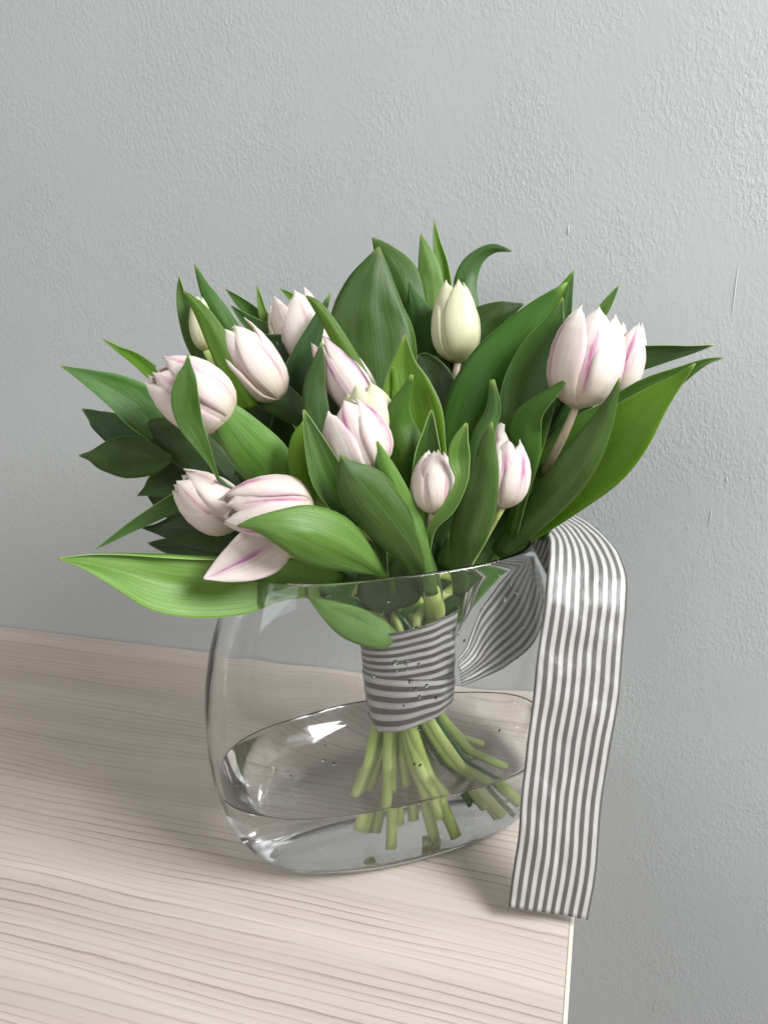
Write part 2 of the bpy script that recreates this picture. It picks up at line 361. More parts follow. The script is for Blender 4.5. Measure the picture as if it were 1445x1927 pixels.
# even parameter spacing round the superellipse
def thetas():
    fine = [vpt(2*math.pi*i/4000, 1, 0) for i in range(4001)]; L = [0]
    for i in range(4000): L.append(L[-1]+(fine[i+1]-fine[i]).length)
    out = []; j = 0
    for k in range(NA):
        t = L[-1]*k/NA
        while L[j+1] < t: j += 1
        out.append(2*math.pi*j/4000)
    return out
TH = thetas()
rows = []
for s in (0.12, 0.35, 0.58, 0.8, 0.92): rows.append((VP['sb']*s, 0.0012*(1-s)))
NZ = 44
for i in range(NZ):
    t = i/(NZ-1); z = VP['H']*(t**1.35); rows.append((vscale(z), z))
outer = [[vpt(t, s, z) for t in TH] for s, z in rows]
def normals(R):
    out = []
    for i in range(len(R)):
        row = []
        for j in range(NA):
            du = R[i][(j+1) % NA]-R[i][j-1]; dv = R[min(i+1, len(R)-1)][j]-R[max(i-1, 0)][j]
            n = du.cross(dv); row.append(n.normalized() if n.length > 1e-12 else Vector((0, 0, -1)))
        out.append(row)
    return out
NR = normals(outer)
def thick(z): return 0.0032+0.0045*math.exp(-z/0.012)+0.0014*math.exp(-(VP['H']-z)/0.005)
inner = [[outer[i][j]-NR[i][j]*(thick(outer[i][j].z)+0.0006*noise.noise(outer[i][j]*22)*min(1, outer[i][j].z/0.02)*min(1, (VP['H']-outer[i][j].z)/0.05)) for j in range(NA)] for i in range(len(rows))]
rim1 = [(outer[-1][j]*0.85+inner[-1][j]*0.15)+Vector((0, 0, 0.0013)) for j in range(NA)]
rim2 = [(outer[-1][j]*0.5+inner[-1][j]*0.5)+Vector((0, 0, 0.0019)) for j in range(NA)]
rim3 = [(outer[-1][j]*0.15+inner[-1][j]*0.85)+Vector((0, 0, 0.0013)) for j in range(NA)]
allrows = outer+[rim1, rim2, rim3]+inner[::-1]
vs = [p+Vector((0, 0, 0.0004)) for r in allrows for p in r]
fs = grid_faces(len(allrows), NA, True)
fs.append(tuple(range(NA))[::-1]); fs.append(tuple((len(allrows)-1)*NA+j for j in range(NA)))
vase = mesh('glass_vase', vs, fs, M_GLASS); tag(vase, 'clear glass oval vase with rounded sides holding water and tulip stems on the table', 'vase')
# water: pushed a hair into the glass so no air gap is left between them
wr = [[p+NR[i][j]*0.0006 for j, p in enumerate(r)] for i, r in enumerate(inner) if r[0].z < ZW-0.001]
def ring_at(z):
    for i in range(len(inner)-1):
        if inner[i][0].z <= z <= inner[i+1][0].z:
            t = (z-inner[i][0].z)/(inner[i+1][0].z-inner[i][0].z)
            return [(inner[i][j]*(1-t)+inner[i+1][j]*t)+NR[i][j]*0.0006 for j in range(NA)]
top = ring_at(ZW+0.0016); cen = Vector((VP['x0'], VP['y0'], ZW))
wr.append(ring_at(ZW)); wr.append(top)
for s, dz in ((0.988, 0.0008), (0.972, 0.0003), (0.94, 0.0), (0.6, 0), (0.1, 0)):
    wr.append([Vector((cen.x+(p.x-cen.x)*s, cen.y+(p.y-cen.y)*s, ZW+dz)) for p in top])
fs = grid_faces(len(wr), NA, True); fs.append(tuple(range(NA))[::-1]); fs.append(tuple((len(wr)-1)*NA+j for j in range(NA)))
water = mesh('water', [p+Vector((0, 0, 0.0004)) for r in wr for p in r], fs, M_WATER)
tag(water, 'clear shallow water filling the lower part of the glass vase', 'water')
# droplets clinging to the front of the vase
def hit_vase(px, py):
    d = 0.3
    while d < 0.7:
        if inside_vase(W(px, py, d)):
            lo, hi = d-0.002, d
            for _ in range(20):
                mid = (lo+hi)/2
                if inside_vase(W(px, py, mid)): hi = mid
                else: lo = mid
            return W(px, py, hi)
        d += 0.002
DROPS = [(990,1020,4),(997,1030,3),(936,1059,5),(940,1085,4),(960,1102,3.5),(971,1119,4.5),(949,1130,5.5),(744,1249,6),(765,1251,6),(746,1266,4),(766,1262,4),
 (788,1252,4),(703,1275,5.5),(773,1285,6),(782,1299,4.5),(803,1293,5),(789,1313,4),(820,1316,3.5),(788,1375,4),(732,1134,4),(719,1155,4),(784,1184,4),(874,1208,4),
 (780,1441,4),(791,1443,4.5),(940,1377,4),(628,1440,4.5),(608,1433,3.5),(548,1462,3),(612,1405,3),(905,1150,3),(985,1180,3.5),(975,1240,3),(760,1330,3)]
def droplet(P, r):
    n = Vector((P.x-VP['x0'], P.y-VP['y0'], 0)); cp, sp = math.cos(VP['phi']), math.sin(VP['phi'])
    u, v = n.x*cp+n.y*sp, -n.x*sp+n.y*cp; nu, nv = u/VP['a']**2, v/VP['b']**2
    n = Vector((nu*cp-nv*sp, nu*sp+nv*cp, 0)).normalized(); t = Vector((-n.y, n.x, 0)); vs = []; K = 10; Rr = 5
    for i in range(Rr+1):
        a = math.pi/2*i/Rr
        for j in range(K):
            b = 2*math.pi*j/K; q = math.sin(b)*(1.25 if math.sin(b) > 0 else 1.0)
            vs.append(P+Vector((0,0,.0004))+n*(math.sin(a)*r*0.4-0.0001)+(t*math.cos(b)+Vector((0, 0, 1))*q)*r*math.cos(a))
    fs = grid_faces(Rr+1, K, True); fs.append(tuple(range(K))[::-1])
    return mesh('droplet', vs, fs, M_WATER, vase)
for px, py, r in DROPS:
    P = hit_vase(px, py)
    if P is not None: droplet(P, r*0.43/FPX*0.85)

# ------------------------------------------------------------------ bouquet geometry
def leaf(parent, pts, kind='tl', bend=-25, roll=0, wave=0.0, name='leaf', mats=None, n=26, nc=11, thickness=0.00045, label=None, fold=None):
    """pts: (px, py, w, d) from the base to the tip, w = half width; bend: cross-section curl in degrees, + = concave towards the viewpoint"""
    S = crom([(p[0], p[1], p[2], p[3]) for p in pts], n)
    C3 = [W(a, b, d) for a, b, _, d in S]; vs = []; uv = []
    rng = random.random()*50
    for i in range(n):
        T = (C3[min(i+1, n-1)]-C3[max(i-1, 0)]).normalized(); V = (CAM-C3[i]).normalized()
        Sd = T.cross(V).normalized(); N = Sd.cross(T).normalized()
        hw = max(S[i][2], 0.35)*S[i][3]/FPX
        rr = roll if not isinstance(roll, tuple) else roll[0]+(roll[1]-roll[0])*i/(n-1)
        ra = math.radians(rr); S2 = Sd*math.cos(ra)+N*math.sin(ra); N2 = N*math.cos(ra)-Sd*math.sin(ra)
        hw /= max(0.5, math.cos(ra))
        be = bend if not isinstance(bend, tuple) else bend[0]+(bend[1]-bend[0])*i/(n-1)
        be = math.radians(be if abs(be) > 1 else 1)
        for j in range(nc):
            u = -1+2*j/(nc-1); x = hw*math.sin(be*u)/math.sin(abs(be))*(1 if be > 0 else -1)
            x = hw*math.sin(abs(be)*u)/math.sin(abs(be)); h = hw*(1-math.cos(be*u))/math.sin(be)
            if fold and u*fold[0] > fold[1]:
                # margin turned over along its length, fading out towards both ends
                fa = math.radians(fold[2])*math.sin(math.pi*min(1, max(0, (i/(n-1)-fold[3])/(fold[4]-fold[3]))))**0.5
                x0 = hw*math.sin(abs(be)*fold[1])/math.sin(abs(be))*fold[0]; q = x-x0
                x = x0+q*math.cos(fa); h += abs(q)*math.sin(fa)
            h += -hw*0.05*math.exp(-(u/0.15)**2)*(1 if be > 0 else -1)
            if wave: h += wave*hw*abs(u)**1.5*math.sin(i/n*9+rng+u*1.5)
            h += hw*(0.13*noise.noise(Vector((i/n*3.2+rng, u*1.3, rng)))+0.05*noise.noise(Vector((i/n*8+rng, u*3.5, rng+7))))
            vs.append(C3[i]+S2*x+N2*h); uv.append(((u+1)/2, i/(n-1)))
    o = mesh(name, vs, grid_faces(n, nc), mats or [LEAF[kind], M_EDGE], parent, uv)
    md = o.modifiers.new('thickness', 'SOLIDIFY'); md.thickness = thickness; md.offset = 0
    if not mats: md.material_offset_rim = 1
    if label: o['label'] = label
    return o

RP = [(0, .07), (.03, .34), (.08, .60), (.16, .82), (.27, .96), (.40, 1.0), (.55, .97), (.72, .85), (.86, .66), (1.0, .40)]
def rprof(t, op):
    for (a, b), (c, d) in zip(RP, RP[1:]):
        if t <= c:
            k = (t-a)/(c-a); k = k*k*(3-2*k)*0.4+k*0.6; return b+(d-b)*k+op*t*t
    return RP[-1][1]+op*t*t
def head(parent, base, tip, wpx, kind, op=0.0, spin=0.0, seed=0, extra=None):
    B = W(*base); T = W(*tip); ax = (T-B); L = ax.length; ax.normalize()
    V = (CAM-B).normalized(); X = (V-ax*V.dot(ax)).normalized(); Y = ax.cross(X)
    R = wpx/2*(base[2]+tip[2])/2/FPX/1.05
    rg = random.Random(seed*13+5)
    n, nc = 22, 13
    for k in range(6):
        ph = math.radians(spin+60*k); outer_ = k % 2 == 0
        rs = (1.02 if outer_ else 0.935)*(1+rg.uniform(-.02, .02)); Lk = L*((0.97 if outer_ else 1.0)*(1+rg.uniform(-.05, .03)))
        opk = op*(1.0 if outer_ else 0.6)+rg.uniform(-.04, .03)
        if extra and k in extra: opk += extra[k]
        hwm = R*(0.96 if outer_ else 1.0)*(1+rg.uniform(-.04, .04)); sk = rg.uniform(-.10, .10); tw = rg.uniform(-.08, .08); se = rg.uniform(0, 50)
        er = X*math.cos(ph)+Y*math.sin(ph); et = ax.cross(er)
        vs = []; uv = []
        for i in range(n):
            t = i/(n-1); r = R*rs*rprof(t, opk); rc = max(r, R*(0.12+0.55*min(1, t*5)))
            prof = (math.sin(math.pi*(0.012+0.988*t)**0.84))**0.66 if t < 1 else 0.0
            # rounded but pointed tip
            prof *= 1-0.10*max(0, (t-0.6)/0.4)
            hw = hwm*prof
            z = Lk*(t**0.96)*(1-0.03*t*t)
            for j in range(nc):
                u = -1+2*j/(nc-1); al = u*hw/rc
                rad = r-rc+rc*math.cos(al)
                rad += R*0.028*math.exp(-(u/0.16)**2)*(0.2+t)*(1 if outer_ else 0.5)      # mid ridge
                rad += -R*0.05*abs(u)**4*(1 if outer_ else 0)+R*0.02*abs(u)**3*math.sin(t*5+se)+R*0.04*noise.noise(Vector((t*2.2+se, u*1.4, se)))
                zz = z-L*0.06*u*u*t+L*0.018*noise.noise(Vector((u*2.5, se, t)))*t
                tt = rc*math.sin(al)+R*(sk*t*t+tw*t)
                vs.append(B+ax*zz+er*rad+et*tt); uv.append(((u+1)/2, t))
        o = mesh('petal', vs, grid_faces(n, nc), PETAL[kind], parent, uv)
        md = o.modifiers.new('thickness', 'SOLIDIFY'); md.thickness = 0.0006; md.offset = 0
    # short neck under the petals
    return B, ax

WT = W(762, 1168, .502); WB = W(768, 1322, .502)        # top and bottom of the ribbon wrap
WAX = (WT-WB).normalized(); WX = RGT.copy(); WX = (WX-WAX*WX.dot(WAX)).normalized(); WY = WAX.cross(WX)
WRAD = 0.0295
def bez(pts, n):
    return [Vector(q) for q in crom([tuple(p) for p in pts], n)]
stem_i = [0]
def stem(parent, B, ax, r0=0.0022, r1=0.0030, mat=None, thin=False, name='stem', mids=None):
    """from the flower head down through the wrap and into the water"""
    k = stem_i[0]; stem_i[0] += 1
    ga = k*2.39996; rr = (WRAD-0.005)*math.sqrt((k % 17+0.6)/17.0)
    o1 = (WX*math.cos(ga)+WY*math.sin(ga))*rr*0.95; o2 = (WX*math.cos(ga+0.9)+WY*math.sin(ga+0.9))*rr*0.85
    rg = random.Random(k*7+3)
    # end of the stem: fanned out, kept inside the vase and just above its floor
    z = rg.uniform(0.012, 0.036)
    o3 = WX*math.cos(ga+1.4)+WY*math.sin(ga+1.4)
    out = Vector((o3.x*1.5+0.35*o3.y, o3.y*1.1+0.35*o3.x, 0))*rr*rg.uniform(1.3, 2.1)
    E_ = Vector((WB.x+0.014, WB.y+0.004, z))+out
    for _ in range(30):
        if inside_vase(E_, 0.86): break
        E_.x += (VP['x0']-E_.x)*0.1; E_.y += (VP['y0']-E_.y)*0.1
    A = WT+o1; Bm = WB+o2
    P = [B]
    if mids: P += [W(*q) for q in mids]
    elif (B-A).length > 0.05: P.append(B*0.6+A*0.4-ax*(B-A).length*0.12+FWD*0.022)
    P += [A+WAX*0.006, (A+Bm)/2, Bm, Bm*0.5+E_*0.5-Vector((E_.x-Bm.x, E_.y-Bm.y, 0))*0.06, E_]
    Q = bez(P, 40); rads = [r0+(r1-r0)*min(1, i/25) for i in range(40)]
    return tube(name, Q, rads, mat or (M_TWIG if thin else M_STEM), parent, 10)

GT = 'tulips of the hand-tied bouquet'
def tulip(label, base, tip, w, kind, op=0.0, spin=0.0, seed=0, leaves=(), stem_mat=None, r0=0.0024, extra=None, midstem=None):
    B0 = W(*base)
    t = empty('tulip', B0, label, 'tulip', GT)
    B, ax = head(t, base, tip, w, kind, op, spin, seed, extra)
    stem(t, B+ax*0.001, ax, r0, 0.0038, stem_mat or M_STEM, mids=midstem)
    for lf in leaves: leaf(t, *lf[0:1], **lf[1])
    return t
def Lf(pts, **kw): return (pts, kw)

exec_tulips = [
 dict(label='large white and pink striped tulip at the far left, a dark pointed leaf crossing it', base=(437, 790, .440), tip=(284, 688, .425), w=138, kind='fl', op=.10, spin=50, seed=1, leaves=[
   Lf([(310,815,30,.475),(270,772,42,.468),(225,740,34,.462),(175,715,19,.456),(137,698,7,.452),(114,688,1,.45)], kind='gr', bend=28, roll=-12),
   Lf([(320,730,16,.49),(262,680,12,.49),(225,658,6,.49),(194,638,1,.488)], kind='tb', bend=30),
   Lf([(550,960,30,.475),(530,925,42,.462),(503,875,50,.45),(463,830,45,.44),(430,790,33,.432),(403,758,17,.427),(380,732,1.5,.422)], kind='lt', bend=-28)]),
 dict(label='half open white tulip with faint lilac edges behind the bright leaf at upper left', base=(530, 752, .475), tip=(420, 612, .468), w=100, kind='pa', op=.36, spin=35, seed=2, extra={1: .25}, leaves=[
   Lf([(470,770,20,.47),(455,735,25,.462),(434,688,25,.458),(410,640,22,.455),(385,595,16,.452),(362,565,8,.45),(345,547,1.5,.448)], kind='tb', bend=-25),
   Lf([(480,720,20,.505),(452,655,20,.503),(425,610,20,.502),(400,568,16,.50),(382,535,9,.50),(366,497,1,.50)], kind='tl', bend=-30)]),
 dict(label='slim cream tulip bud half hidden between upright leaves at the upper left edge', base=(388, 662, .488), tip=(371, 553, .486), w=50, kind='cr', op=-.05, seed=3, leaves=[
   Lf([(430,760,14,.50),(398,700,16,.497),(370,640,20,.495),(350,590,14,.493),(341,552,8,.492),(337,519,1,.49)], kind='tl', bend=30, roll=20)]),
 dict(label='white tulip with open petal tips at the back, left of the large broad leaf', base=(592, 700, .515), tip=(545, 548, .512), w=112, kind='pa', op=.36, spin=10, seed=4, extra={5: .15}, leaves=[
   Lf([(560,690,18,.522),(512,632,16,.52),(482,595,13,.52),(452,568,9,.52),(425,544,1,.52)], kind='tl', bend=35),
   Lf([(520,670,10,.518),(503,615,9,.516),(492,578,7,.515),(484,537,1,.515)], kind='tb', bend=40),
   Lf([(580,690,20,.512),(520,640,20,.51),(468,605,12,.51),(435,575,1,.51)], kind='tl', bend=30),
   Lf([(610,650,9,.54),(580,600,8,.54),(552,562,7,.54),(528,543,1,.54)], kind='tb', bend=30)]),
 dict(label='white tulip with lilac striped petals behind a narrow dark leaf near the centre', base=(700, 785, .475), tip=(598, 634, .468), w=90, kind='pk', op=.0, spin=-15, seed=5, leaves=[
   Lf([(700,770,18,.47),(690,735,17,.465),(665,690,18,.462),(640,642,15,.46),(612,596,12,.458),(592,570,8,.456),(576,556,1.5,.455)], kind='tb', bend=-40),
   Lf([(615,880,22,.47),(605,830,25,.463),(595,770,24,.46),(592,722,20,.458),(600,680,11,.456),(605,644,1.5,.455)], kind='td', bend=-20),
   Lf([(520,880,30,.50),(545,800,34,.49),(555,730,32,.487),(575,670,26,.486),(597,610,14,.485),(622,551,1.5,.485)], kind='td', bend=25)]),
 dict(label='large white tulip with a strong magenta streak in the middle front of the bouquet', base=(700, 893, .432), tip=(640, 757, .428), w=132, kind='fl', op=.16, spin=65, seed=6, leaves=[
   Lf([(725,1110,8,.468),(722,1070,10,.46),(716,1020,14,.45),(690,982,17,.438),(650,948,28,.428),(617,900,33,.418),(597,850,24,.412),(582,805,12,.408),(571,771,1.5,.405)], kind='gr', bend=32, roll=-12, fold=(1, .55, 110, .0, .55), nc=21),
   Lf([(812,1175,13,.498),(815,1135,18,.478),(803,1090,24,.452),(770,1030,37,.43),(727,975,47,.418),(690,930,50,.41),(664,897,34,.405),(650,874,14,.403),(641,856,1.5,.402)], kind='gr', bend=-38),
   Lf([(812,1120,12,.46),(798,1060,14,.442),(785,1010,19,.43),(762,960,23,.425),(738,905,19,.42),(720,865,13,.416),(710,830,1.5,.413)], kind='lt', bend=-35),
   Lf([(610,990,26,.455),(588,930,28,.448),(568,880,24,.44),(561,830,15,.436),(572,792,1.5,.435)], kind='tb', bend=-20)]),
 dict(label='cream tulip pressed directly behind the magenta streaked one in the middle', base=(715, 838, .462), tip=(676, 722, .458), w=98, kind='cr', op=.12, spin=40, seed=7, leaves=[
   Lf([(640,850,20,.475),(638,800,22,.472),(636,750,24,.472),(632,712,4,.47)], kind='td', bend=-20)]),
 dict(label='small pale pink tulip bud cupped by upright leaves just above the vase rim', base=(816, 968, .430), tip=(818, 843, .432), w=90, kind='pa', op=-.04, spin=38, seed=18, stem_mat=M_STEMP, leaves=[
   Lf([(800,1010,12,.46),(797,950,22,.456),(797,900,29,.452),(802,850,27,.448),(808,810,14,.446),(812,771,1.5,.445)], kind='tl', bend=40, fold=(-1, .78, 120, .2, 1.0), nc=21),
   Lf([(800,1060,6,.45),(812,995,8,.43),(845,955,12,.422),(868,905,12,.418),(864,865,20,.418),(866,832,16,.416),(878,796,2,.414)], kind='lt', bend=35),
   Lf([(815,1120,8,.475),(800,1060,14,.46),(782,1000,18,.452),(765,950,10,.45),(755,910,1.5,.45)], kind='tl', bend=-20)]),
 dict(label='white tulip with lilac blotches tucked behind a tall leaf, right of the small bud', base=(944, 957, .452), tip=(962, 822, .450), w=92, kind='fl', op=.04, spin=50, seed=9, extra={3: .2}, leaves=[
   Lf([(862,1120,12,.492),(866,1070,18,.475),(878,1018,35,.455),(898,950,36,.44),(912,890,26,.432),(917,840,16,.428),(925,794,1.5,.425)], kind='gr', bend=-42),
   Lf([(960,1010,12,.49),(978,930,16,.475),(988,860,26,.465),(985,805,30,.455),(1005,769,20,.448),(1035,742,13,.443),(1068,712,1.5,.44)], kind='tl', bend=-25, roll=15, wave=.25, label='tulip leaf with a brown yellow blemish near its tip'),
   Lf([(870,1020,12,.47),(880,940,16,.46),(890,885,20,.455),(910,822,24,.452),(930,770,18,.45),(926,714,5,.448)], kind='gr', bend=-45, roll=15, fold=(1, .6, 100, .3, 1.2), nc=21)]),
 dict(label='upright creamy white tulip standing tallest at the back of the bouquet', base=(862, 684, .515), tip=(853, 522, .515), w=92, kind='cr', op=.02, spin=25, seed=10, stem_mat=M_STEMP, leaves=[
   Lf([(740,900,50,.51),(722,800,66,.507),(708,720,78,.505),(700,650,84,.503),(694,590,73,.50),(698,540,52,.50),(706,500,28,.50),(713,464,1.5,.50)], kind='gr', bend=-22),
   Lf([(890,620,22,.552),(875,550,22,.552),(882,508,20,.552),(903,480,13,.55),(930,467,8,.547),(963,472,1,.543)], kind='gr', bend=-30),
   Lf([(850,620,16,.55),(838,560,16,.548),(831,500,13,.546),(822,455,7,.545),(817,416,1,.545)], kind='tb', bend=35),
   Lf([(820,620,14,.54),(816,580,18,.54),(812,535,23,.538),(804,490,18,.536),(792,440,1.5,.535)], kind='lt', bend=-20),
   Lf([(790,720,36,.54),(775,640,40,.54),(768,570,40,.538),(746,515,38,.537),(722,475,20,.536),(701,447,1.5,.535)], kind='tl', bend=-30)]),
 dict(label='largest white and pink tulip standing high on the right with its stem in view', base=(1083, 768, .455), tip=(1122, 578, .452), w=142, kind='fl', op=.08, spin=62, seed=11, stem_mat=M_STEMP, midstem=[(1058,825,.464),(1026,885,.486),(975,975,.53),(900,1070,.53)], leaves=[
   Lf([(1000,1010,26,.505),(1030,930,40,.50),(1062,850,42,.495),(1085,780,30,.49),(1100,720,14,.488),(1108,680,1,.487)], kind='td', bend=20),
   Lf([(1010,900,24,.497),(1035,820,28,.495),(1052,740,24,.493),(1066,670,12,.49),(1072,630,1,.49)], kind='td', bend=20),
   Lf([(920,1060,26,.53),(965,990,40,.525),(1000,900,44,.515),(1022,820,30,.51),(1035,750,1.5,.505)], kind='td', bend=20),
   Lf([(940,1035,20,.515),(1000,980,34,.50),(1068,920,48,.478),(1130,865,55,.462),(1182,805,50,.45),(1230,755,30,.442),(1275,715,12,.436),(1308,684,1.2,.43)], kind='tb', bend=18),
   Lf([(935,1045,16,.505),(985,990,27,.485),(1050,920,35,.462),(1095,860,33,.448),(1130,800,22,.44),(1152,752,10,.435),(1166,711,1.2,.432)], kind='gr', bend=-45),
   Lf([(960,900,40,.475),(985,800,47,.47),(996,730,50,.468),(1020,660,40,.465),(1045,600,16,.46),(1059,559,1,.458)], kind='tl', bend=22),
   Lf([(970,970,30,.495),(1030,900,44,.485),(1090,830,44,.48),(1150,785,32,.475),(1220,740,30,.465),(1290,700,14,.455),(1330,680,6,.45),(1363,673,1,.448)], kind='tl', bend=20)]),
 dict(label='white and pink tulip mostly hidden behind the largest right hand tulip', base=(1148, 752, .490), tip=(1186, 602, .488), w=92, kind='fl', op=.20, spin=30, seed=12, extra={0: .1}, leaves=[
   Lf([(1060,760,26,.495),(1110,715,28,.49),(1170,682,27,.485),(1240,667,18,.478),(1300,658,8,.472),(1343,649,1,.468)], kind='td', bend=20, roll=-12),
   Lf([(1080,680,14,.52),(1110,620,14,.52),(1140,575,10,.518),(1165,536,1,.516)], kind='tl', bend=20),
   Lf([(1000,800,30,.50),(1035,700,16,.495),(1055,640,15,.493),(1068,570,9,.49),(1079,507,1,.488)], kind='tl', bend=20)]),
 dict(label='blush white tulip lying low at the lower left, partly under its neighbour', base=(452, 990, .450), tip=(330, 895, .438), w=112, kind='pa', op=.08, spin=50, seed=13, leaves=[
   Lf([(380,925,16,.475),(345,938,17,.468),(300,962,15,.462),(250,990,10,.46),(210,1015,5,.458),(181,1033,1,.456)], kind='gr', bend=30)]),
 dict(label='white and pink tulip at the lower left with one petal drooping open', base=(592, 948, .425), tip=(412, 962, .410), w=122, kind='fl', op=.10, spin=75, seed=14, leaves=[
   Lf([(640,1100,20,.475),(595,1092,28,.46),(530,1085,44,.445),(450,1097,60,.43),(370,1098,64,.418),(300,1090,60,.408),(240,1074,42,.402),(180,1060,22,.396),(137,1054,8,.392),(108,1052,1,.39)], kind='lt', bend=22, wave=.06, fold=(1, .80, 130, .12, .95), nc=21),
   Lf([(745,1120,5,.47),(722,1085,8,.45),(695,1062,28,.43),(643,1030,54,.408),(583,1004,53,.394),(530,992,36,.388),(482,986,15,.388),(447,990,1.5,.39)], kind='lt', bend=-48)]),
 dict(label='cream tulip just showing between two dark leaves left of the largest right tulip', base=(1064, 712, .505), tip=(1050, 632, .503), w=52, kind='cr', op=.0, spin=0, seed=15, leaves=[
   Lf([(850,900,20,.50),(852,840,28,.492),(880,760,42,.488),(920,690,42,.482),(960,640,34,.478),(1012,584,21,.474),(1067,531,1.2,.47)], kind='tl', bend=-28),
   Lf([(890,800,24,.51),(930,720,30,.505),(980,640,34,.50),(1028,582,24,.495),(1060,545,12,.49),(1079,508,1,.488)], kind='tb', bend=-20),
   Lf([(810,960,24,.475),(800,905,42,.47),(788,840,50,.466),(776,780,56,.463),(765,725,44,.46),(760,680,22,.458),(762,629,1.2,.456)], kind='tb', bend=30),
   Lf([(790,960,20,.46),(778,900,32,.456),(765,850,38,.452),(750,800,30,.449),(752,765,20,.446),(765,735,11,.444),(775,705,3,.442)], kind='tl', bend=-32),
   Lf([(748,790,12,.458),(746,750,9,.457),(744,720,6,.456),(741,690,1,.455)], kind='tb', bend=-32)]),
]
TUL = [tulip(**d) for d in exec_tulips]
# the drooping petal of the low left tulip and loose petals of three others
leaf(TUL[13], [(530,1000,34,.418),(498,1030,50,.412),(462,1052,44,.408),(425,1070,28,.404),(400,1081,13,.402),(383,1089,1.5,.40)], bend=25, name='petal', mats=[PETAL['pk']], thickness=.0006, label='petal bent down and open, its inside streaked magenta')
leaf(TUL[11], [(1140,758,22,.487),(1175,742,20,.485),(1205,725,11,.484),(1229,713,1.5,.483)], bend=-30, name='petal', mats=[PETAL['fl']], thickness=.0006)
leaf(TUL[8], [(950,880,16,.458),(945,845,16,.457),(938,815,13,.456),(946,797,4,.455)], bend=-35, name='petal', mats=[PETAL['pa']], thickness=.0006)

# ------------------------------------------------------------------ foliage sprigs (dark, glossy, short pointed leaves)
GS = 'sprigs of dark foliage in the bouquet'
def sprig(label, root, leaves):
    t = empty('foliage_sprig', W(*root), label, 'foliage', GS)
    B = W(*root); stem(t, B, (B-WT).normalized(), 0.0012, 0.0017, M_TWIG)
    for lf in leaves:
        leaf(t, lf[0], **lf[1])
    return t
sprig('sprig of dark glossy leaves fanning out at the far left', (420, 880, .478), [
   Lf([(300,860,22,.492),(240,820,34,.49),(192,794,22,.49),(175,782,12,.49),(154,769,1,.49)], kind='ru', bend=20),
   Lf([(325,862,5,.462),(285,864,30,.46),(235,860,40,.458),(192,860,26,.456),(168,858,9,.455),(148,857,1,.455)], kind='ru', bend=-25),
   Lf([(450,920,14,.475),(415,890,34,.473),(365,850,40,.472),(318,818,36,.471),(280,803,15,.47),(256,799,1,.47)], kind='ru', bend=-22),
   Lf([(460,960,20,.48),(400,900,40,.48),(350,890,44,.482),(300,912,26,.482),(275,925,9,.482),(258,933,1,.482)], kind='ru', bend=20)])
sprig('sprig of dark leaves spread behind the two low tulips on the left', (470, 1000, .475), [
   Lf([(560,1000,36,.472),(500,1000,50,.47),(440,1000,44,.468),(380,996,38,.466),(325,995,24,.465),(292,995,9,.465),(266,993,1,.465)], kind='ru', bend=-20),
   Lf([(470,1030,24,.482),(400,1030,30,.48),(330,1028,18,.48),(300,1025,10,.48),(278,1022,1,.48)], kind='ru', bend=20),
   Lf([(420,950,30,.49),(370,945,38,.49),(320,950,26,.49),(290,938,9,.49),(275,925,1,.49)], kind='ru', bend=20),
   Lf([(500,900,30,.478),(470,860,44,.478),(430,830,40,.478),(395,800,20,.478),(375,780,1,.478)], kind='ru', bend=20)])
sprig('single dark narrow leaf sprig crossing the far left tulip', (410, 900, .43), [
   Lf([(412,905,2,.428),(398,872,6,.424),(380,836,14,.419),(358,795,23,.415),(348,750,26,.411),(351,710,18,.41),(353,688,8,.41),(354,666,.8,.41)], kind='tl', bend=20)])
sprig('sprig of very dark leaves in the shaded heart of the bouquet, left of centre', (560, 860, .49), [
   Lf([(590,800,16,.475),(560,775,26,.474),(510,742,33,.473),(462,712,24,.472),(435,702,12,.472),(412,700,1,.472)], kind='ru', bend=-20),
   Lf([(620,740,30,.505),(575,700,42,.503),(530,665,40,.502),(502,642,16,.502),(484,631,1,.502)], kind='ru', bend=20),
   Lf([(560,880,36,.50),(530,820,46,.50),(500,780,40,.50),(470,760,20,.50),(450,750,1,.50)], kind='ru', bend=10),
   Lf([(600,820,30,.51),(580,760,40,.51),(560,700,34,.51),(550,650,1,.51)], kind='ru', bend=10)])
sprig('sprig of dark leaves beside and behind the tall cream tulip', (850, 800, .53), [
   Lf([(840,720,24,.528),(868,660,36,.527),(905,618,40,.526),(945,590,26,.525),(968,578,10,.525),(987,571,1,.525)], kind='ru', bend=-25),
   Lf([(810,780,34,.53),(800,700,38,.53),(796,630,34,.53),(785,580,22,.53),(775,550,8,.53),(771,527,1,.53)], kind='tl', bend=-25),
   Lf([(850,860,30,.515),(830,780,40,.515),(818,720,36,.515),(800,680,18,.515),(785,668,1,.515)], kind='ru', bend=20),
   Lf([(830,800,20,.52),(812,740,24,.52),(826,690,22,.52),(838,665,8,.52),(845,650,1,.52)], kind='ru', bend=-20)])
sprig('dark round leaf sprig hanging just behind the front rim of the vase', (740, 1140, .48), [
   Lf([(724,1154,10,.470),(724,1140,40,.468),(727,1120,60,.466),(732,1095,62,.464),(738,1075,42,.463),(742,1060,12,.462),(743,1046,1,.462)], kind='ru', bend=-12, n=30),
   Lf([(745,1215,4,.475),(738,1205,18,.472),(705,1190,30,.468),(660,1170,32,.462),(625,1150,22,.457),(600,1132,12,.454),(580,1118,2,.452)], kind='lt', bend=-25),
   Lf([(700,1180,20,.475),(650,1140,26,.47),(610,1118,22,.466),(575,1108,10,.464),(545,1108,1,.463)], kind='tl', bend=20)])

